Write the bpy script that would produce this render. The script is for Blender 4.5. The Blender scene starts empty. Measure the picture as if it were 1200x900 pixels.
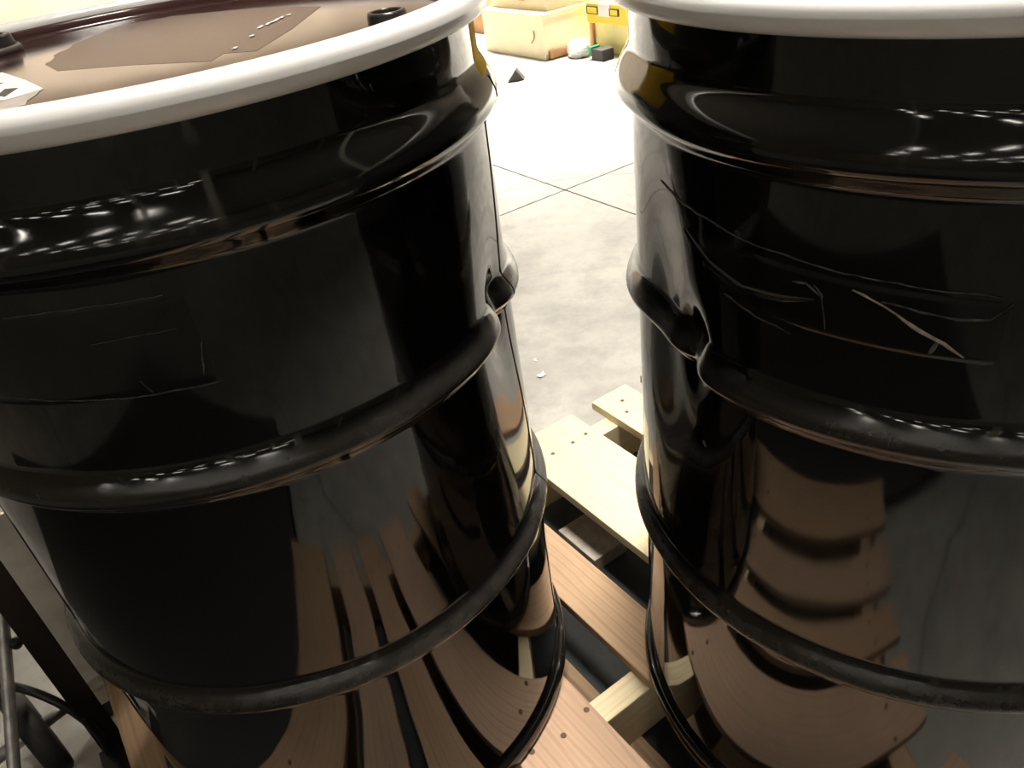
import bpy, bmesh, math, random
from mathutils import Vector, Matrix
random.seed(7)
PI = math.pi
scene = bpy.context.scene
COL = scene.collection

# ------------------------------------------------------------------ camera
PITCH, ROLL, FPX = 0.590846, -0.150753, 919.72
CAMZ = 0.956699 + 0.13
fw = Vector((0, math.cos(PITCH), -math.sin(PITCH)))
r0 = Vector((1, 0, 0)); u0 = r0.cross(fw)
rt = math.cos(ROLL) * r0 + math.sin(ROLL) * u0
up = -math.sin(ROLL) * r0 + math.cos(ROLL) * u0
cd = bpy.data.cameras.new('camera'); cam = bpy.data.objects.new('camera', cd); COL.objects.link(cam)
M = Matrix((rt, up, -fw)).transposed().to_4x4(); M.translation = (0, 0, CAMZ)
cam.matrix_world = M
cd.sensor_fit = 'HORIZONTAL'; cd.sensor_width = 36; cd.lens = FPX / 1200 * 36
cd.clip_start = 0.02; cd.clip_end = 100
scene.camera = cam
vs = scene.view_settings
vs.view_transform = 'Standard'; vs.look = 'None'; vs.gamma = 1; vs.use_curve_mapping = False
vs.exposure = 0.0
# ------------------------------------------------------------------ world (dim bounce of a big hall) and lamp levels
w = bpy.data.worlds.new('world'); scene.world = w; w.use_nodes = True
w.node_tree.nodes['Background'].inputs[0].default_value = (1, .9, .78, 1)
w.node_tree.nodes['Background'].inputs[1].default_value = 0.05
POOL_W, BACK_W, MID_W, SPOT_L = 560.0, 290.0, 24.0, 30.0
LAMP_TINT = (1.0, .935, .83)

# ------------------------------------------------------------------ hall axes: s along the pallet stringers, w across them
S = Vector((.857, .515, 0)).normalized()
Wd = Vector((-S.y, S.x, 0))
ANG = math.atan2(S.y, S.x)
def UW(u, wv, z=0.0):
    return S * u + Wd * wv + Vector((0, 0, z))

# ------------------------------------------------------------------ helpers
def new_mat(name):
    m = bpy.data.materials.new(name); m.use_nodes = True
    nt = m.node_tree; return m, nt, nt.nodes['Principled BSDF']
def setp(b, **k):
    for n, v in k.items():
        n = n.replace('_', ' ')
        if n in b.inputs:
            if isinstance(v, tuple) and len(v) == 3: v = (*v, 1)
            b.inputs[n].default_value = v
def N(nt, t, **k):
    n = nt.nodes.new(t)
    for a, v in k.items(): setattr(n, a, v)
    return n
def link(nt, a, b): nt.links.new(a, b)
def ramp(nt, fac, stops):
    r = N(nt, 'ShaderNodeValToRGB'); e = r.color_ramp.elements
    while len(e) < len(stops): e.new(.5)
    for i, (p, c) in enumerate(stops):
        e[i].position = p; e[i].color = (*c, 1) if len(c) == 3 else c
    link(nt, fac, r.inputs[0]); return r.outputs[0]
def noise(nt, coord, scale, detail=4, rough=.55, stretch=None):
    if stretch:
        mp = N(nt, 'ShaderNodeMapping'); mp.inputs['Scale'].default_value = stretch
        link(nt, coord, mp.inputs[0]); coord = mp.outputs[0]
    n = N(nt, 'ShaderNodeTexNoise'); n.inputs['Scale'].default_value = scale
    n.inputs['Detail'].default_value = detail; n.inputs['Roughness'].default_value = rough
    link(nt, coord, n.inputs['Vector']); return n.outputs['Fac']
def objcoord(nt): return N(nt, 'ShaderNodeTexCoord').outputs['Object']
def bump(nt, b, h, strength, dist):
    bp = N(nt, 'ShaderNodeBump'); bp.inputs['Strength'].default_value = strength
    bp.inputs['Distance'].default_value = dist
    link(nt, h, bp.inputs['Height']); link(nt, bp.outputs[0], b.inputs['Normal'])
def mixc(nt, fac, a, b, mode='MIX'):
    m = N(nt, 'ShaderNodeMix', data_type='RGBA', blend_type=mode)
    if isinstance(fac, (int, float)): m.inputs[0].default_value = fac
    else: link(nt, fac, m.inputs[0])
    for s, v in ((6, a), (7, b)):
        if isinstance(v, tuple): m.inputs[s].default_value = (*v, 1)
        else: link(nt, v, m.inputs[s])
    return m.outputs[2]

def plain(name, c, rough=.5, metal=0, ior=1.5, var=0.0, scale=20):
    m, nt, b = new_mat(name); setp(b, Base_Color=c, Roughness=rough, Metallic=metal, IOR=ior)
    if var:
        f = noise(nt, objcoord(nt), scale)
        lo = tuple(max(0, x * (1 - var)) for x in c); hi = tuple(min(1, x * (1 + var)) for x in c)
        link(nt, ramp(nt, f, [(.3, lo), (.7, hi)]), b.inputs['Base Color'])
    return m

def drum_paint():
    m, nt, b = new_mat('black_enamel')
    setp(b, Base_Color=(.0035, .0033, .0035), Roughness=.07, IOR=1.62)
    co = objcoord(nt)
    dust = noise(nt, co, 9, 6, .7)
    link(nt, ramp(nt, dust, [(.35, (.035,) * 3), (.75, (.10,) * 3)]), b.inputs['Roughness'])
    link(nt, ramp(nt, noise(nt, co, 420, 2), [(.74, (.0035, .0033, .0035)), (.80, (.03, .027, .024))]), b.inputs['Base Color'])
    # scuffed, dusty crests of the rolling hoops
    sx = N(nt, 'ShaderNodeSeparateXYZ'); link(nt, co, sx.inputs[0])
    band = None
    for zc, k in ((.317, .9), (.586, .7), (.788, .12)):
        d = N(nt, 'ShaderNodeMath', operation='SUBTRACT'); link(nt, sx.outputs['Z'], d.inputs[0]); d.inputs[1].default_value = zc
        a = N(nt, 'ShaderNodeMath', operation='ABSOLUTE'); link(nt, d.outputs[0], a.inputs[0])
        mr = N(nt, 'ShaderNodeMapRange', interpolation_type='SMOOTHSTEP'); link(nt, a.outputs[0], mr.inputs['Value'])
        mr.inputs['From Min'].default_value = .004; mr.inputs['From Max'].default_value = .014
        mr.inputs['To Min'].default_value = k; mr.inputs['To Max'].default_value = 0
        if band is None: band = mr.outputs[0]
        else:
            ad = N(nt, 'ShaderNodeMath', operation='ADD'); link(nt, band, ad.inputs[0]); link(nt, mr.outputs[0], ad.inputs[1]); band = ad.outputs[0]
    wear = N(nt, 'ShaderNodeMath', operation='MULTIPLY'); link(nt, band, wear.inputs[0])
    link(nt, ramp(nt, noise(nt, co, 30, 5, .7), [(.25, (.35,) * 3), (.7, (1,) * 3)]), wear.inputs[1])
    ro = ramp(nt, dust, [(.35, (.035,) * 3), (.75, (.10,) * 3)])
    link(nt, mixc(nt, wear.outputs[0], ro, (.42, .42, .42)), b.inputs['Roughness'])
    bc = ramp(nt, noise(nt, co, 420, 2), [(.74, (.0035, .0033, .0035)), (.80, (.03, .027, .024))])
    link(nt, mixc(nt, wear.outputs[0], bc, (.032, .028, .025)), b.inputs['Base Color'])
    bump(nt, b, noise(nt, co, 7, 1), .06, .02)
    return m
def wood(name, dark, mid, light, knots=.5, rough=.65, dirt=0.0):
    m, nt, b = new_mat(name); setp(b, Roughness=rough, IOR=1.4)
    co = objcoord(nt)
    oi = N(nt, 'ShaderNodeObjectInfo')
    off = N(nt, 'ShaderNodeVectorMath', operation='MULTIPLY_ADD')
    cmb = N(nt, 'ShaderNodeCombineXYZ')
    for i in range(3): link(nt, oi.outputs['Random'], cmb.inputs[i])
    off.inputs[1].default_value = (13, 29, 7)
    link(nt, cmb.outputs[0], off.inputs[0]); link(nt, co, off.inputs[2])
    v = off.outputs[0]
    warp = noise(nt, v, 3, 2, .5, (1, 4, 4))
    grain = noise(nt, v, 14, 8, .65, (.7, 16, 16))
    wv = N(nt, 'ShaderNodeTexWave'); wv.wave_type = 'BANDS'; wv.bands_direction = 'Y'
    wv.inputs['Scale'].default_value = 9; wv.inputs['Distortion'].default_value = 7
    wv.inputs['Detail'].default_value = 3; wv.inputs['Detail Scale'].default_value = 1.2
    mp = N(nt, 'ShaderNodeMapping'); mp.inputs['Scale'].default_value = (.22, 2.2, 2.2)
    link(nt, v, mp.inputs[0]); link(nt, mp.outputs[0], wv.inputs['Vector'])
    g = mixc(nt, .5, ramp(nt, grain, [(.25, dark), (.5, mid), (.8, light)]),
             ramp(nt, wv.outputs['Fac'], [(0, mid), (.6, light), (1, dark)]))
    kn = noise(nt, v, 5, 2, .5, (.8, 1.6, 1))
    g = mixc(nt, ramp(nt, kn, [(.68, (0, 0, 0)), (.78, (knots,) * 3)]), g, tuple(x * .45 for x in dark))
    tint = ramp(nt, warp, [(.3, (.86,) * 3), (.7, (1.0,) * 3)])
    g = mixc(nt, 1.0, g, tint, 'MULTIPLY')
    if dirt:
        d = noise(nt, v, 6, 6, .7)
        g = mixc(nt, ramp(nt, d, [(.5, (0, 0, 0)), (.72, (dirt,) * 3)]), g, (.10, .075, .055))
    link(nt, g, b.inputs['Base Color'])
    bump(nt, b, grain, .25, .002)
    return m
def concrete(name, base, rough=.45):
    m, nt, b = new_mat(name); setp(b, IOR=1.45)
    geo = N(nt, 'ShaderNodeNewGeometry').outputs['Position']
    big = noise(nt, geo, 1.3, 6, .6); med = noise(nt, geo, 6, 8, .7); fine = noise(nt, geo, 90, 4, .6)
    c = ramp(nt, big, [(.3, tuple(x * .72 for x in base)), (.5, base), (.75, tuple(min(1, x * 1.25) for x in base))])
    c = mixc(nt, ramp(nt, med, [(.42, (0, 0, 0)), (.68, (.8,) * 3)]), c, tuple(x * .58 for x in base))
    c = mixc(nt, ramp(nt, fine, [(.45, (0, 0, 0)), (.8, (.35,) * 3)]), c, tuple(x * .75 for x in base))
    vo = N(nt, 'ShaderNodeTexVoronoi', feature='DISTANCE_TO_EDGE'); vo.inputs['Scale'].default_value = .55
    wn = N(nt, 'ShaderNodeTexNoise'); wn.inputs['Scale'].default_value = 2.5; wn.inputs['Detail'].default_value = 5
    link(nt, geo, wn.inputs['Vector'])
    va = N(nt, 'ShaderNodeVectorMath', operation='MULTIPLY_ADD'); va.inputs[1].default_value = (.35, .35, 0)
    link(nt, wn.outputs['Color'], va.inputs[0]); link(nt, geo, va.inputs[2]); link(nt, va.outputs[0], vo.inputs['Vector'])
    c = mixc(nt, ramp(nt, vo.outputs['Distance'], [(0, (.75,) * 3), (.006, (0, 0, 0))]), c, tuple(x * .35 for x in base))
    link(nt, c, b.inputs['Base Color'])
    link(nt, ramp(nt, med, [(.3, (rough - .1,) * 3), (.7, (rough + .2,) * 3)]), b.inputs['Roughness'])
    bump(nt, b, med, .15, .004)
    return m
def emis(name, c, s):
    m, nt, b = new_mat(name); setp(b, Base_Color=(0.02, .02, .02), Emission_Color=c, Emission_Strength=s); return m

MT = {}
MT['drum'] = drum_paint()
MT['film'] = plain('dull_tape_film', (.005, .005, .005), .12, ior=1.5, var=.3, scale=60)
MT['residue'] = plain('grey_tape_residue', (.085, .08, .072), .4, var=.95, scale=160)
MT['scratch'] = plain('bare_scratch', (.45, .38, .30), .35, var=.4, scale=200)
MT['seamline'] = plain('dark_seam_line', (.004, .004, .004), .5)  # near-black line of the weld seam
MT['ring'] = plain('light_grey_enamel', (.86, .86, .86), .22, ior=1.6, var=.03, scale=8)
MT['lid'] = plain('dark_brown_lid_enamel', (.040, .016, .015), .12, ior=1.46, var=.3, scale=5)
MT['patch'] = plain('torn_label_residue', (.046, .018, .015), .26, ior=1.2, var=.4, scale=40)
MT['plug'] = plain('black_plug_plastic', (.012, .011, .010), .32)
MT['gasket'] = plain('grey_bung_collar', (.10, .09, .085), .35, .4)
MT['paper'] = plain('white_label_paper', (.82, .82, .80), .5, var=.03)
MT['paperthin'] = plain('torn_label_backing', (.42, .38, .35), .5, var=.2, scale=50)
MT['ink'] = plain('dark_print', (.03, .03, .03), .5)
MT['yellow'] = plain('yellow_label_vinyl', (.85, .52, .02), .7, ior=1.2)
MT['pine'] = wood('new_pale_pine', (.68, .55, .32), (.76, .645, .42), (.82, .72, .50), .3)
MT['old'] = wood('worn_tan_board', (.34, .21, .12), (.43, .28, .17), (.50, .34, .215), .5, dirt=.2)
MT['pink'] = wood('pinkish_tan_board', (.37, .235, .155), (.46, .305, .205), (.54, .37, .255), .5, dirt=.2)
MT['dull'] = wood('dull_brown_board', (.14, .085, .05), (.26, .17, .10), (.34, .23, .14), .5, dirt=.4)
MT['nail'] = plain('rusty_nail_head', (.10, .055, .035), .5, .6)
MT['slab'] = plain('scuffed_grey_slab', (.42, .38, .33), .35, .1, var=.25, scale=35)
MT['floor'] = concrete('polished_concrete', (.34, .33, .305))
MT['floorbase'] = plain('joint_filler', (.26, .23, .19), .8, var=.2)
MT['wall'] = plain('painted_hall_wall', (.30, .27, .22), .7, var=.08, scale=2)
MT['wallwarm'] = plain('warm_far_wall', (.72, .61, .49), .7, var=.15, scale=1.2)
MT['ceil'] = plain('dark_roof_deck', (.36, .35, .33), .8, var=.1, scale=2)
MT['steelgrey'] = plain('pale_painted_steel', (.75, .74, .70), .5, var=.1)
MT['blacksteel'] = plain('black_painted_steel', (.010, .009, .009), .38, var=.3, scale=30)
MT['panel'] = plain('dull_grey_panel', (.68, .64, .55), .5, .0, var=.2, scale=14)
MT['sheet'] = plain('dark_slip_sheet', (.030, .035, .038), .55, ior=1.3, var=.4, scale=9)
MT['rubber'] = plain('black_rubber', (.018, .016, .015), .6, var=.3, scale=60)
MT['zinc'] = plain('worn_zinc_tube', (.42, .41, .39), .38, .8, var=.3, scale=50)
MT['card'] = plain('cardboard_brown', (.90, .80, .56), .75, var=.05, scale=8)
MT['carddark'] = plain('cardboard_dark', (.46, .24, .11), .75, var=.1, scale=8)
MT['cardtape'] = plain('orange_tape', (.72, .36, .16), .45)
MT['yel'] = plain('yellow_bin_plastic', (.90, .66, .06), .45, var=.05)
MT['yelpale'] = plain('pale_yellow_panel', (.92, .82, .36), .5, var=.05)
MT['blackbox'] = plain('charcoal_plastic', (.035, .032, .035), .45)
MT['green'] = plain('green_plastic', (.02, .36, .17), .4)
MT['whitepl'] = plain('white_plastic_film', (.85, .85, .85), .3)
MT['fixture'] = plain('white_fixture_steel', (.6, .6, .6), .4)

def mesh_obj(name, bm, mat, parent=None, smooth=False, loc=None, rotz=None):
    me = bpy.data.meshes.new(name); bm.normal_update(); bm.to_mesh(me); bm.free()
    for p in me.polygons: p.use_smooth = smooth
    if mat is not None: me.materials.append(mat)
    o = bpy.data.objects.new(name, me); COL.objects.link(o)
    if parent is not None: o.parent = parent
    if loc is not None: o.location = loc
    if rotz is not None: o.rotation_euler.z = rotz
    return o
def empty(name, loc=(0, 0, 0), rotz=0.0, parent=None):
    o = bpy.data.objects.new(name, None); o.empty_display_size = .1; COL.objects.link(o)
    o.location = loc; o.rotation_euler.z = rotz
    if parent: o.parent = parent
    return o
def tag(o, label, cat, group=None):
    o['label'] = label; o['category'] = cat
    if group: o['group'] = group
    return o
def structure(o): o['kind'] = 'structure'; return o
def box_bm(x0, x1, y0, y1, z0, z1, bev=0.0, bm=None, jit=0.0):
    bm = bm or bmesh.new()
    r = bmesh.ops.create_cube(bm, size=1)
    for v in r['verts']:
        v.co = Vector((x0 + (v.co.x + .5) * (x1 - x0), y0 + (v.co.y + .5) * (y1 - y0), z0 + (v.co.z + .5) * (z1 - z0)))
        if jit: v.co += Vector([random.uniform(-jit, jit) for _ in range(3)])
    if bev:
        es = list({e for v in r['verts'] for e in v.link_edges})
        bmesh.ops.bevel(bm, geom=es, offset=bev, segments=2, affect='EDGES', profile=.6)
    return bm
def lathe_bm(prof, n=64, bm=None, center=(0, 0), closed=True):
    bm = bm or bmesh.new(); rows = []
    for r, z in prof:
        if r < 1e-6: rows.append([bm.verts.new((center[0], center[1], z))])
        else: rows.append([bm.verts.new((center[0] + r * math.cos(2 * PI * i / n), center[1] + r * math.sin(2 * PI * i / n), z)) for i in range(n)])
    pairs = list(zip(rows[:-1], rows[1:]))
    for a, b in pairs:
        for i in range(n):
            j = (i + 1) % n
            if len(a) == 1: bm.faces.new((a[0], b[j], b[i]))
            elif len(b) == 1: bm.faces.new((a[i], a[j], b[0]))
            else: bm.faces.new((a[i], a[j], b[j], b[i]))
    bmesh.ops.recalc_face_normals(bm, faces=bm.faces)
    return bm
def tube_bm(pts, r, n=10, bm=None, cap=True):
    bm = bm or bmesh.new(); rings = []
    pts = [Vector(p) for p in pts]; prevn = None
    for i, p in enumerate(pts):
        t = (pts[min(i + 1, len(pts) - 1)] - pts[max(i - 1, 0)]).normalized()
        a = prevn - t * prevn.dot(t) if prevn else t.orthogonal()
        if a.length < 1e-6: a = t.orthogonal()
        a.normalize(); prevn = a; b = t.cross(a)
        rr = r[i] if isinstance(r, (list, tuple)) else r
        rings.append([bm.verts.new(p + a * rr * math.cos(2 * PI * k / n) + b * rr * math.sin(2 * PI * k / n)) for k in range(n)])
    for A, B in zip(rings[:-1], rings[1:]):
        for k in range(n): bm.faces.new((A[k], A[(k + 1) % n], B[(k + 1) % n], B[k]))
    if cap: bm.faces.new(rings[0][::-1]); bm.faces.new(rings[-1])
    return bm

# ------------------------------------------------------------------ hall shell (aligned with the floor joints)
U0, U1, W0, W1, H = -13.5, 11.0, -14.0, 13.5, 6.6
fl = structure(mesh_obj('floor', box_bm(U0, U1, W0, W1, -.2, -.012), MT['floorbase'], rotz=ANG))
JU, JW, ST = 1.753, 2.312, 4.6
gu = [JU + ST * k for k in range(-4, 4)]; gw = [JW + ST * k for k in range(-4, 5)]
gu = [max(U0, min(U1, g)) for g in gu]; gw = [max(W0, min(W1, g)) for g in gw]
for a, b in zip(gu[:-1], gu[1:]):
    for c, d in zip(gw[:-1], gw[1:]):
        if b - a < .1 or d - c < .1: continue
        g = .0022
        mesh_obj('floor_slab', box_bm(a + g, b - g, c + g, d - g, -.05, 0, .006), MT['floor'], fl)
structure(mesh_obj('ceiling', box_bm(U0, U1, W0, W1, H, H + .15), MT['ceil'], rotz=ANG))
structure(mesh_obj('wall_left', box_bm(U0 - .15, U0, W0, W1, 0, H), MT['wall'], rotz=ANG))
structure(mesh_obj('wall_right', box_bm(U1, U1 + .15, W0, W1, 0, H), MT['wall'], rotz=ANG))
structure(mesh_obj('wall_back', box_bm(U0, U1, W1, W1 + .15, 0, H), MT['wallwarm'], rotz=ANG))
structure(mesh_obj('wall_front', box_bm(U0, U1, W0 - .15, W0, 0, H), MT['wall'], rotz=ANG))
for (u, wv) in ((-2.5, -3.3), (-.6, -3.6), (3.4, -3.0), (-5.6, -1.0), (-3.2, -9.2), (1.4, -9.2), (6.0, -9.2)):   # steel roof columns behind the camera
    bm = box_bm(-.10, .10, -.006, .006, 0, H - .02); box_bm(-.10, .10, -.106, -.094, 0, H - .02, bm=bm)
    box_bm(-.006, .006, -.094, -.006, 0, H - .02, bm=bm); box_bm(-.17, .17, -.22, .12, 0, .02, bm=bm)
    structure(mesh_obj('trim_column', bm, MT['steelgrey'], loc=UW(u, wv, 0), rotz=ANG))

# ------------------------------------------------------------------ ceiling lamps
def lamp_mesh():
    h = bmesh.new()
    box_bm(-.62, .62, -.17, .17, .03, .08, .01, bm=h); box_bm(-.5, .5, -.05, .05, .08, .13, bm=h)
    for x in (-.45, .45): box_bm(x - .006, x + .006, -.006, .006, .13, .9, bm=h)
    return h, box_bm(-.45, .45, -.06, .06, .012, .03)
LMESH = {}
h, l = lamp_mesh()
for nm, bm, mt in (('housing', h, MT['fixture']), ('lens', l, emis('lamp_lens', LAMP_TINT, SPOT_L))):
    me = bpy.data.meshes.new('lamp_' + nm); bm.to_mesh(me); bm.free(); me.materials.append(mt); LMESH[nm] = me
LZ = 5.7
def lamp(xy, watts, spread, label, group):
    root = empty('ceiling_lamp', (xy[0], xy[1], LZ), ANG); tag(root, label, 'lamp', group)
    for nm in ('housing', 'lens'):
        o = bpy.data.objects.new(nm, LMESH[nm]); COL.objects.link(o); o.parent = root
    if watts:                                            # focussed beam of a reflector lamp
        ld = bpy.data.lights.new('beam', 'AREA'); ld.shape = 'RECTANGLE'; ld.size = 1.16; ld.size_y = .28
        ld.energy = watts; ld.color = LAMP_TINT; ld.spread = math.radians(spread)
        o = bpy.data.objects.new('beam', ld); COL.objects.link(o); o.parent = root; o.location = (0, 0, .008)
for (u, wv) in ((3.9, 4.9), (6.4, 4.9), (3.9, 7.4), (6.4, 7.4), (7.2, 2.6)):
    lamp(UW(u, wv), POOL_W, 98, 'linear ceiling lamp over the bright floor beyond the drums, out of frame', 'lamps over the bright floor')
for (u, wv) in ((-4, 10.6), (-1, 10.6), (2, 10.6), (5, 10.6)):
    lamp(UW(u, wv), BACK_W, 120, 'added ceiling lamp that brightens the far warm wall, out of frame', 'added lamps lighting the far wall')  # added to brighten the far wall that the lid reflects
for (u, wv) in [(a_, b_) for a_ in (-11.5, -9.3, -7.1, -4.9, -2.7) for b_ in (-1.6, -4.0, -6.4, -8.8, -11.6) if not (a_ > -6 and b_ > -3)]:
    lamp(UW(u, wv), 0, 0, 'dim linear ceiling lamp behind the camera, out of frame', 'lamps behind the camera')
lamp(UW(0.85, 0.35), MID_W, 32, 'added lamp above the pallet to brighten its boards and the drum rings, out of frame', 'added fill over the pallet')  # fill light added to lift the near boards and closing rings

# ------------------------------------------------------------------ pallet
PT = 0.13
pallet = empty('wooden_pallet', (0, 0, 0), ANG)
tag(pallet, 'wooden pallet of mixed pale and brown boards under both black drums', 'pallet')
LEN0, LEN1 = -.012, 1.046          # w range
def nail_mesh():
    bm = lathe_bm([(0, .0003), (.0035, .0002), (.0042, -.0002), (.0042, -.004)], 10)
    me = bpy.data.meshes.new('nail'); bm.to_mesh(me); bm.free(); me.materials.append(MT['nail']); return me
NAIL = nail_mesh()
SW = (.06, .515, .985)              # stringer centres along w
def deck(u0, u1, z0, z1, mat, nails=(), name='deck_board', w0=LEN0, w1=LEN1, label=None):
    L = w1 - w0; bm = bmesh.new()
    box_bm(0, L, u0 - u1, 0, 0, z1 - z0, .0022, bm=bm, jit=.0004)
    o = mesh_obj(name, bm, mat, pallet, smooth=False)
    o.location = (u0, w0, z0); o.rotation_euler.z = PI / 2       # local x runs along the board
    # local x -> +w ; local y -> -u, so shift: y in [-(u1-u0),0] maps to u in [u0,u1]
    if label: o['label'] = label
    for (u, wv) in nails:
        n = bpy.data.objects.new('nail', NAIL); COL.objects.link(n); n.parent = o
        n.location = (wv - w0, -(u - u0), z1 - z0 + .0004)
    return o
def rows(*us): return [(u + random.uniform(-.004, .004), wv + random.uniform(-.006, .006)) for wv in SW for u in us]
zt = PT
deck(-.176, -.040, zt - .018, zt, MT['old'], rows(-.14, -.075))
deck(.000, .088, zt - .018, zt, MT['pink'], rows(.025, .065))
deck(.122, .203, zt - .018, zt, MT['old'], rows(.14, .185))
deck(.236, .360, zt - .018, zt, MT['pink'], rows(.302, .347, .255), label='pinkish tan deck board with rusty nail heads')
deck(.443, .525, zt - .018, zt, MT['old'], rows(.465, .505), label='worn tan deck board between the two drums')
deck(.600, .757, zt - .018, zt, MT['pine'], [(.651, .972), (.70, .971), (.735, .974)] + [(.64, .515), (.72, .515)], label='wide pale new pine deck board')
deck(.812, .905, zt - .018, zt, MT['pine'], [(.86, 1.005), (.84, .97), (.88, .515)], label='pale new pine deck board at the back')
deck(.948, 1.045, zt - .018, zt, MT['old'], rows(.97, 1.02))
for i, wv in enumerate(SW):
    o = mesh_obj('stringer', box_bm(-.17, 1.04, -.019, .019, 0, .094, .002), MT['pine'] if i > 0 else MT['old'], pallet)
    o.location = (0, wv, .018)
for u0, u1 in ((-.176, -.05), (.30, .425), (.93, 1.045)):
    deck(u0, u1, .0020, .018, MT['dull'], name='bottom_board', label='dull brown bottom board')

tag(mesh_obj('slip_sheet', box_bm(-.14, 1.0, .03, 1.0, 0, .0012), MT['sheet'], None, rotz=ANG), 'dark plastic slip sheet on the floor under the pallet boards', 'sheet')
o = mesh_obj('flat_slab', box_bm(-.052, .052, -.038, .038, 0, .030, .002), MT['slab'], loc=UW(.624, .837, .0013), rotz=ANG + PI / 2)
tag(o, 'small grey flat slab lying in the dark gap between pallet boards', 'slab')

# ------------------------------------------------------------------ drums
RB = .286
DL = Vector((-.27163, .76990, PT + .0006)); DR = Vector((.42241, .65412, PT + .0006))
def smooth(a, b, x):
    t = max(0, min(1, (x - a) / (b - a))); return t * t * (3 - 2 * t)
def profile_r(z):
    r = RB
    for zc, amp, hu, hl in ((.3105, .0125, .024, .017), (.579, .0125, .026, .017), (.778, .0140, .036, .020)):
        d = z - zc; h = hu if d > 0 else hl
        if abs(d) < h: r += amp * (math.cos(PI * d / h) * .5 + .5) ** .8
    return r
def make_surf(dents):
    def surf(phi, z, off=0.0):
        r = profile_r(z)
        for (p0, z0, wp, wz, amp, shear) in dents:
            dp = (phi - p0 + 180) % 360 - 180
            a = math.radians(dp) * RB - shear * (z - z0)
            d = (a / wp) ** 2 + ((z - z0) / wz) ** 2
            if d < 9: r -= amp * math.exp(-d)
        r += off
        c = math.radians(phi); return Vector((r * math.cos(c), r * math.sin(c), z))
    return surf
surfL = make_surf([(-15, .582, .020, .028, .013, 0), (-15, .560, .055, .110, .012, 0.0)])
surfR = make_surf([(-161, .585, .020, .032, .014, 0), (-172, .585, .062, .150, .016, -.06)])
def ribbon(surf, pts, wid, off=.0008, ridge=0.0, taper=True):
    """a thin strip lying on the dented drum surface along (angle, height) points"""
    P = []
    for (a, b) in zip(pts[:-1], pts[1:]):
        n = max(2, int(math.hypot(math.radians(b[0] - a[0]) * RB, b[1] - a[1]) / .006))
        for i in range(n): P.append((a[0] + (b[0] - a[0]) * i / n, a[1] + (b[1] - a[1]) * i / n))
    P.append(pts[-1])
    if taper and ridge < .0015:                       # tape edges and scratches wander a little
        wob = 0.0; Q = []
        for i, (a_, z_) in enumerate(P):
            wob = wob * .7 + random.uniform(-.0006, .0006)
            Q.append((a_ + math.degrees(wob / RB), z_ + wob))
        P = Q
    bm = bmesh.new(); rr = []
    for i, p in enumerate(P):
        q0, q1 = P[max(0, i - 1)], P[min(len(P) - 1, i + 1)]
        tx, tz = math.radians(q1[0] - q0[0]) * RB, q1[1] - q0[1]; l = math.hypot(tx, tz) or 1
        nx, nz = -tz / l, tx / l
        k = wid * .5 * (random.uniform(.45, 1.25) if ridge < .0015 else 1.0)
        if taper: k *= math.sin(PI * (i + .6) / (len(P) + .2)) ** .5
        row = []
        for s_, o_ in ((-1, 0), (0, ridge), (1, 0)):
            row.append(bm.verts.new(surf(p[0] + math.degrees(nx * k * s_ / RB), p[1] + nz * k * s_, off + o_)))
        for s_ in (-1, 1):
            row.append(bm.verts.new(surf(p[0] + math.degrees(nx * k * s_ / RB), p[1] + nz * k * s_, -.0006)))
        rr.append([row[3], row[0], row[1], row[2], row[4]])
    for A, B in zip(rr[:-1], rr[1:]):
        for k in range(4): bm.faces.new((A[k], A[k + 1], B[k + 1], B[k]))
    bmesh.ops.recalc_face_normals(bm, faces=bm.faces)
    return bm
def patch(surf, p0, p1, z0, z1, off=.0006, n=40, m=16, slant=0.0):
    bm = bmesh.new(); g = []
    for i in range(n + 1):
        t = i / n; ph = p0 + (p1 - p0) * t
        g.append([bm.verts.new(surf(ph, z0 + (z1 - z0) * j / m + slant * t, off if 0 < i < n and 0 < j < m else -.0004)) for j in range(m + 1)])
    for i in range(n):
        for j in range(m): bm.faces.new((g[i][j], g[i + 1][j], g[i + 1][j + 1], g[i][j + 1]))
    bmesh.ops.recalc_face_normals(bm, faces=bm.faces)
    return bm
def body_bm(surf, n=420):
    zs = []; z = .026
    while z < .852:
        zs.append(z)
        near = min(abs(z - c) for c in (.3105, .579, .778))
        z += .0022 if near < .045 else .006
    zs.append(.852)
    bm = bmesh.new(); rows_ = []
    for z in zs: rows_.append([bm.verts.new(surf(360 * i / n, z)) for i in range(n)])
    for A, B in zip(rows_[:-1], rows_[1:]):
        for i in range(n):
            j = (i + 1) % n; bm.faces.new((A[i], A[j], B[j], B[i]))
    lo = [bm.verts.new((v.co.x, v.co.y, .012)) for v in rows_[0]]
    for i in range(n): bm.faces.new((lo[i], lo[(i + 1) % n], rows_[0][(i + 1) % n], rows_[0][i]))
    bm.faces.new(lo[::-1])
    return bm
def torus_prof(rc, zc, hr, hz, n=24, e=1.0):
    out = []
    for i in range(n + 1):
        a = 2 * PI * i / n; c, s = math.cos(a), math.sin(a)
        out.append((rc + hr * math.copysign(abs(c) ** e, c), zc + hz * math.copysign(abs(s) ** e, s)))
    return out
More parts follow.
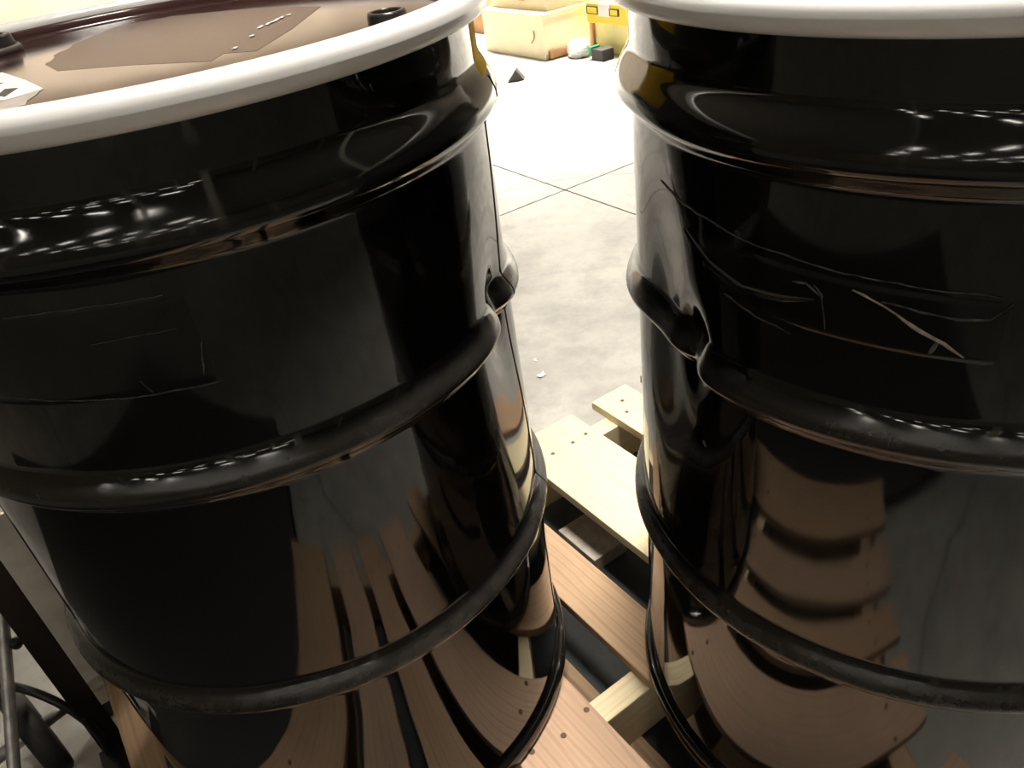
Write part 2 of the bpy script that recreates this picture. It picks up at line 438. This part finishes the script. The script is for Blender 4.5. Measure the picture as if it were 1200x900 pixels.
def bung(parent, ang, rad, R, name='bung'):
    c = (rad * math.cos(math.radians(ang)), rad * math.sin(math.radians(ang)))
    z = .8530
    bm = lathe_bm([(R * .80, z), (R * 1.0, z), (R * 1.05, z + .003), (R * 1.05, z + .007), (R * .98, z + .0095), (R * .95, z + .0155), (R * .90, z + .0175), (R * .74, z + .0175), (R * .71, z + .016), (R * .69, z + .008), (0, z + .008)], 40)
    o = mesh_obj(name, bm, MT['plug'], parent, True, loc=(c[0], c[1], 0))
    rb = bmesh.new()
    for k in range(4):
        q = box_bm(-R * .68, R * .68, -R * .07, R * .07, z + .0082, z + .0145)
        bmesh.ops.rotate(q, verts=q.verts, cent=(0, 0, 0), matrix=Matrix.Rotation(PI / 4 * k + .3, 3, 'Z'))
        tmp = bpy.data.meshes.new('t'); q.to_mesh(tmp); q.free(); rb.from_mesh(tmp); bpy.data.meshes.remove(tmp)
    mesh_obj('bung_rib', rb, MT['plug'], o)
    mesh_obj('bung_collar', lathe_bm([(R * 1.06, z - .001), (R * 1.17, z - .001), (R * 1.16, z + .004), (R * 1.1, z + .007), (R * 1.052, z + .007)], 40), MT['gasket'], o, True)
    return o
def make_drum(loc, surf, label):
    root = empty('steel_drum', loc); tag(root, label, 'drum', 'black steel drums on the pallet')
    mesh_obj('body', body_bm(surf), MT['drum'], root, True)
    mesh_obj('bottom_chime', lathe_bm(torus_prof(.2885, .0125, .0075, .0125, 20, .8), 160), MT['drum'], root, True)
    mesh_obj('closing_ring', lathe_bm(torus_prof(.2910, .8600, .0125, .0118, 28, .8), 200), MT['ring'], root, True)
    lid = mesh_obj('lid', lathe_bm([(.284, .860), (.279, .863), (.2755, .861), (.2735, .856), (.271, .8525), (.264, .8518), (.256, .8526), (.248, .8540), (.12, .8542), (.0, .8543)], 160), MT['lid'], root, True)
    return root, lid
drumL, lidL = make_drum(DL, surfL, 'left black steel drum with two bungs and a torn white label on its lid')
drumR, lidR = make_drum(DR, surfR, 'right black steel drum with a long pale scratch across its upper side')
bung(lidL, -29, .252, .0158); bung(lidL, 151, .224, .027)
bung(lidR, 60, .236, .0165); bung(lidR, -120, .200, .030)

# seam, sticker and marks of the left drum
mesh_obj('weld_seam', ribbon(surfL, [(-7.5, .04), (-7.5, .30), (-7.5, .796)], .0015, .0005, .0004, False), MT['seamline'], drumL)
mesh_obj('side_sticker', patch(surfL, -11.5, 24, .797, .844), MT['yellow'], drumL, True)['label'] = 'yellow sticker high on the side'
mesh_obj('tape_film', patch(surfL, -112, -77.2, .668, .742, slant=-.001), MT['film'], drumL, True)
for pts, wd_, mt in (([(-110, .677), (-98, .672), (-86.7, .669), (-77.1, .667)], .0010, 'residue'), ([(-77.6, .702), (-79, .676)], .0010, 'residue'),
                     ([(-102, .741), (-90, .744), (-80, .742)], .0005, 'residue'), ([(-87.5, .682), (-86.5, .671)], .0012, 'residue'), ([(-92, .715), (-80, .716)], .0005, 'residue')):
    mesh_obj('tape_edge', ribbon(surfL, pts, wd_), MT[mt], drumL)
# marks of the right drum
mesh_obj('tape_film', patch(surfR, -150, -114, .655, .703, slant=-.006), MT['film'], drumR, True)
for pts, wd_, rg, mt, nm in (
        ([(-172.3, .719), (-160, .7155), (-152.2, .712), (-138.1, .705), (-127.2, .702), (-115, .699)], .0008, .0002, 'residue', 'tape_edge'),
        ([(-162.1, .696), (-155.6, .679), (-148.5, .670), (-141.4, .674), (-137, .680)], .0075, .0028, 'drum', 'tape_wrinkle'),
        ([(-137.5, .690), (-136.2, .684), (-135.6, .672), (-135.2, .658)], .0014, .0006, 'residue', 'tape_edge'),
        ([(-140.5, .689), (-138.5, .690), (-136.5, .683)], .0018, .0008, 'residue', 'tape_edge'),
        ([(-132.2, .693), (-129.6, .688), (-126.6, .680), (-122, .667), (-118, .655)], .0026, .0010, 'scratch', 'long_scratch'),
        ([(-128.5, .688), (-124, .6845), (-119.5, .682), (-116, .684), (-114, .696)], .0016, .0010, 'residue', 'tape_edge'),
        ([(-152, .660), (-146, .652), (-140, .648)], .0008, .0003, 'residue', 'tape_edge'),
        ([(-121.3, .664), (-121.8, .656)], .0026, .0004, 'residue', 'tape_edge'),
        ([(-157, .5), (-155.8, .497)], .0015, .0003, 'residue', 'scuff')):
    mesh_obj(nm, ribbon(surfR, pts, wd_, .0009, rg), MT[mt], drumR, rg > .0015)

# lid decals of the left drum (positions in the lid plane)
def sheet(poly, z, t, name, mat, parent, curl=None):
    bm = bmesh.new(); vs_ = [bm.verts.new((x, y, z + (curl(x, y) if curl else 0))) for x, y in poly]
    f = bm.faces.new(vs_); r = bmesh.ops.extrude_face_region(bm, geom=[f])
    for v in r['geom']:
        if isinstance(v, bmesh.types.BMVert): v.co.z += t
    bmesh.ops.recalc_face_normals(bm, faces=bm.faces)
    return mesh_obj(name, bm, mat, parent)
def rag(poly, amp, n=7):
    out = []
    for a, b in zip(poly, poly[1:] + poly[:1]):
        for i in range(n):
            t = i / n; k = amp if i else 0
            out.append((a[0] + (b[0] - a[0]) * t + random.uniform(-k, k), a[1] + (b[1] - a[1]) * t + random.uniform(-k, k)))
    return out
LZ0 = .8541
edge1 = rag([(-.089, -.014), (-.101, .032), (-.101, .119), (-.089, .185), (-.037, .200)], .004, 5)[:20]
sheet(edge1 + [(-.037, .200), (.065, .160), (.141, .094), (.130, -.025), (.115, -.108), (.087, -.097), (.083, -.123), (.009, -.085), (-.060, -.059)], LZ0, .00025, 'label_residue', MT['patch'], lidL)['label'] = 'dark torn residue of a removed label'
lab = sheet([(-.040, -.135), (-.075, -.085), (-.121, -.026), (-.20, .01), (-.235, -.06), (-.17, -.12), (-.060, -.157), (-.053, -.152)], LZ0, .0008, 'lid_label', MT['paper'], lidL)
lab['label'] = 'torn white paper label with dark print'
sheet(rag([(-.041, -.138), (-.055, -.154), (-.062, -.158), (-.10, -.148), (-.08, -.19), (-.050, -.205), (-.032, -.185)], .0018, 3), LZ0, .0005, 'label_backing', MT['paperthin'], lidL)
for poly in ([(-.079, -.113), (-.067, -.117), (-.064, -.146), (-.074, -.136)], [(-.105, -.078), (-.094, -.082), (-.099, -.094), (-.108, -.090)], [(-.150, -.05), (-.125, -.055), (-.13, -.07), (-.155, -.06)]):
    sheet(poly, LZ0 + .0008, .0003, 'print_mark', MT['ink'], lab)
for (x, y, l) in ((.094, .005, .014), (.099, .02, .012), (.104, .035, .016), (.107, .048, .010), (.095, -.036, .007), (.091, -.086, .007), (.101, .028, .008), (.112, .06, .006)):
    sheet([(x, y), (x + .0035, y + .001), (x + .004, y + l), (x + .001, y + l)], LZ0 + .0006, .0004, 'paper_fleck', MT['paper'], lidL)

# ------------------------------------------------------------------ hand cart at the left edge
cart = empty('hand_cart', (-.79, .78, 0), ANG); tag(cart, 'black steel hand cart with upright post and wheel left of the pallet', 'cart')
CI = cart.matrix_basis.inverted()
def cl(p): return CI @ Vector(p)
def quadpost():
    bm = bmesh.new()
    a = Vector((-.668, .750, 0)); b = Vector((-.692, .728, 0)); out = Vector((-.69, .72, 0)).normalized()
    base = [a, b, b + out * .03, a + out * .03]
    lo = [bm.verts.new(cl(p + Vector((0, 0, .012)))) for p in base]; hi = [bm.verts.new(cl(p + Vector((0, 0, .47)))) for p in base]
    bm.faces.new(lo[::-1]); bm.faces.new(hi)
    for i in range(4): bm.faces.new((lo[i], lo[(i + 1) % 4], hi[(i + 1) % 4], hi[i]))
    bmesh.ops.bevel(bm, geom=bm.edges[:], offset=.002, segments=2, affect='EDGES')
    return bm
mesh_obj('post', quadpost(), MT['blacksteel'], cart)
bm = bmesh.new()
g0 = [Vector((-.680, .738, .0)), Vector((-.74, .69, 0)), Vector((-.80, .63, 0)), Vector((-.66, .60, 0)), Vector((-.655, .70, 0))]
bp_ = [bm.verts.new(cl(p + Vector((0, 0, .004)))) for p in g0]; f = bm.faces.new(bp_)
r = bmesh.ops.extrude_face_region(bm, geom=[f])
for v in r['geom']:
    if isinstance(v, bmesh.types.BMVert): v.co.z += .010
bmesh.ops.recalc_face_normals(bm, faces=bm.faces)
mesh_obj('base_plate', bm, MT['blacksteel'], cart)
def uwbox(u0, u1, w0, w1, z0, z1, bev=.003):
    q = box_bm(u0, u1, w0, w1, z0, z1, bev)
    bmesh.ops.transform(q, matrix=CI @ Matrix.Rotation(ANG, 4, 'Z'), verts=q.verts); return q
q_ = uwbox(-1.25, -.195, -.55, .895, .03, .055)  # unseen black platform added so the left drum reflects black
q2_ = uwbox(-1.25, -.40, .85, 1.30, .0301, .0551); t_ = bpy.data.meshes.new('t'); q2_.to_mesh(t_); q2_.free(); q_.from_mesh(t_)  # extra reach added to blacken more of that reflection
mesh_obj('deck', q_, MT['rubber'], cart)
mesh_obj('side_rail', uwbox(-.225, -.195, .89, .985, .02, .05), MT['blacksteel'], cart)
sp = empty('added_screen', UW(0, 1.09, 0), ANG); tag(sp, 'dull grey screen added to dim the floor strip behind the left drum', 'screen')  # upright panel added to dim the strip beside the drum and its reflection
mesh_obj('sheet', box_bm(-.214, -.03, 0, .006, .03, .435, .001), MT['panel'], sp)
for u_ in (-.212, -.052): mesh_obj('foot', box_bm(u_, u_ + .02, -.002, .05, 0, .03, .001), MT['blacksteel'], sp)
WC = Vector((-.795, .760, .083))
az = Vector((-.70, .714, 0)); pp = Vector((.714, .70, 0))
def wheel_bm():
    prof = torus_prof(.066, 0, .017, .017, 16, .8); bm = lathe_bm(prof, 48)
    lathe_bm([(.052, -.012), (.02, -.016), (0, -.016)], 48, bm); lathe_bm([(.052, .012), (.02, .016), (0, .016)], 48, bm)
    mx = Matrix.Rotation(PI / 2, 4, 'Y'); q = pp.to_track_quat('Z', 'Y').to_matrix().to_4x4()
    bmesh.ops.transform(bm, matrix=Matrix.Translation(WC) @ q, verts=bm.verts)
    bmesh.ops.transform(bm, matrix=CI, verts=bm.verts); return bm
mesh_obj('wheel', wheel_bm(), MT['rubber'], cart, True)
fd = (az * -math.cos(.55) + pp * math.sin(.55)).normalized()
arc = [cl(WC + fd * .115 * math.cos(t) + Vector((0, 0, .115 * math.sin(t)))) for t in [PI * (1.12 - i * 1.3 / 30) for i in range(31)]]
mesh_obj('fender', tube_bm(arc, .0062, 10), MT['blacksteel'], cart, True)
mesh_obj('axle', tube_bm([cl(WC - pp * .06), cl(WC + pp * .12)], .010, 12), MT['zinc'], cart, True)
mesh_obj('side_tube', tube_bm([cl((-.765, .845, .40)), cl((-.755, .80, .302)), cl((-.754, .657, .136)), cl((-.752, .56, .02))], .0085, 12), MT['zinc'], cart, True)
mesh_obj('cross_bar', tube_bm([cl((-.684, .745, .455)), cl((-.80, .86, .46)), cl((-.95, 1.0, .46))], .014, 12), MT['blacksteel'], cart, True)
mesh_obj('latch_knob', lathe_bm([(0, -.008), (.006, -.007), (.009, -.002), (.009, .004), (.005, .008), (0, .008)], 14), MT['blacksteel'], cart, True, loc=cl((-.742, .772, .262)))

# ------------------------------------------------------------------ things at the back of the gap
def boxpart(name, mat, parent, *d, bev=.004): return mesh_obj(name, box_bm(*d, bev), mat, parent)
bx = empty('cardboard_box', UW(3.07, 4.12, 0), ANG); tag(bx, 'large pale cardboard box with a slotted side on the far floor', 'box')
boxpart('carton', MT['card'], bx, 0, .60, 0, .66, 0, .235)
boxpart('lid_flap', MT['card'], bx, -.012, .612, -.012, .672, .235, .262)
hb = bmesh.new(); tube_bm([(-.004, .10 + .006 * math.sin(t * PI), .175 - .10 * t) if False else (-.003, .115 + .03 * (t - .5) - .018 * math.sin(PI * t), .165 - .075 * t) for t in [i / 10 for i in range(11)]], .0035, 6, hb)
mesh_obj('hand_slot', hb, MT['carddark'], bx, True)
boxpart('low_side_strip', MT['carddark'], bx, .02, .24, -.03, -.004, .005, .05)  # darker brown strip low along the box side
bx2 = empty('cardboard_box', UW(3.14, 4.16, .262), ANG); tag(bx2, 'upper cardboard box with orange tape strips, on the large pale box', 'box')
boxpart('carton', MT['card'], bx2, 0, .5, 0, .6, 0, .38)
for y in (.22, .40): boxpart('tape_strip', MT['cardtape'], bx2, -.003, .0, y, y + .06, .05, .381, bev=.0005)
bx3 = empty('cardboard_box', UW(3.4, 5.25, 0), ANG); tag(bx3, 'small brown cardboard box glimpsed beside the left drum rim', 'box')
boxpart('carton', MT['carddark'], bx3, 0, .4, 0, .45, 0, .30); boxpart('lid_flap', MT['carddark'], bx3, -.004, .404, -.004, .454, .30, .31)

yb = empty('yellow_bin', UW(3.335, 3.60, 0), ANG); tag(yb, 'yellow bin with two framed labels on its rim, right of the cardboard boxes', 'bin')
boxpart('bin_body', MT['yelpale'], yb, .02, .5, 0, .39, .05, .19)
boxpart('bin_rim', MT['yel'], yb, -.01, .53, -.02, .41, .175, .285)
boxpart('corner_post', MT['carddark'], yb, .0, .035, .375, .405, .03, .19)
boxpart('bin_base', MT['yelpale'], yb, .03, .49, .0, .38, 0, .05)
for (y0, y1, z0, z1) in ((.30, .405, .225, .268), (.12, .20, .222, .262)):
    f_ = boxpart('label_frame', MT['ink'], yb, -.016, -.010, y0, y1, z0, z1, bev=.001)
    boxpart('label_card', MT['yel'], f_, -.019, -.016, y0 + .008, y1 - .014, z0 + .006, z1 - .006, bev=.0005)
boxpart('paper_sheet', MT['paper'], yb, -.014, -.010, .20, .30, .215, .285, bev=.0005)
kb = empty('charcoal_case', UW(3.20, 3.74, 0), ANG); tag(kb, 'small charcoal case with green end on the floor before the yellow bin', 'case')
boxpart('case_body', MT['blackbox'], kb, 0, .09, 0, .10, 0, .062); boxpart('green_end', MT['green'], kb, -.002, .07, .10, .125, .02, .072)
bm = bmesh.new(); bmesh.ops.create_icosphere(bm, subdivisions=3, radius=1)
for v in bm.verts:
    n = v.co.copy(); k = 1 + .18 * math.sin(7 * n.x + 3 * n.y) * math.cos(6 * n.z + 4 * n.x) + random.uniform(-.06, .06)
    v.co = Vector((n.x * .070 * k, n.y * .075 * k, max(-.045, n.z * .055 * k) + .045))
tag(mesh_obj('plastic_bag', bm, MT['whitepl'], None, False, loc=UW(3.235, 3.995, 0), rotz=ANG), 'crumpled white plastic bag on the floor beside the charcoal case', 'bag')
bm = bmesh.new()
tri = [(-.055, 0), (.045, 0), (0, .062)]
A = [bm.verts.new((x, -.03, z)) for x, z in tri]; B = [bm.verts.new((x + .02, .05, z)) for x, z in tri]
bm.faces.new(A); bm.faces.new(B[::-1])
for i in range(3): bm.faces.new((A[i], B[i], B[(i + 1) % 3], A[(i + 1) % 3]))
bmesh.ops.recalc_face_normals(bm, faces=bm.faces)
tag(mesh_obj('wheel_chock', bm, MT['blackbox'], None, False, loc=(.285, 4.72, 0), rotz=.1), 'small dark triangular chock alone on the bright floor', 'chock')
def scrap(loc, w_, h_, a, label):
    bm = bmesh.new(); n = 5; g = []
    for i in range(n):
        g.append([bm.verts.new(((i / (n - 1) - .5) * w_ + random.uniform(-.003, .003), (j / (n - 1) - .5) * h_ + random.uniform(-.003, .003), .001 + random.uniform(0, .003))) for j in range(n)])
    for i in range(n - 1):
        for j in range(n - 1): bm.faces.new((g[i][j], g[i + 1][j], g[i + 1][j + 1], g[i][j + 1]))
    r = bmesh.ops.extrude_face_region(bm, geom=bm.faces[:])
    for v in r['geom']:
        if isinstance(v, bmesh.types.BMVert): v.co.z += .0008
    bmesh.ops.recalc_face_normals(bm, faces=bm.faces)
    tag(mesh_obj('paper_scrap', bm, MT['paper'], None, False, loc=loc, rotz=a), label, 'scrap', 'paper scraps on the floor')
scrap((.077, 1.638, 0), .022, .016, .5, 'larger white paper scrap on the concrete nearer the pallet')
scrap((.070, 1.712, 0), .012, .009, 1.1, 'tiny white paper scrap on the concrete, farther from the pallet')
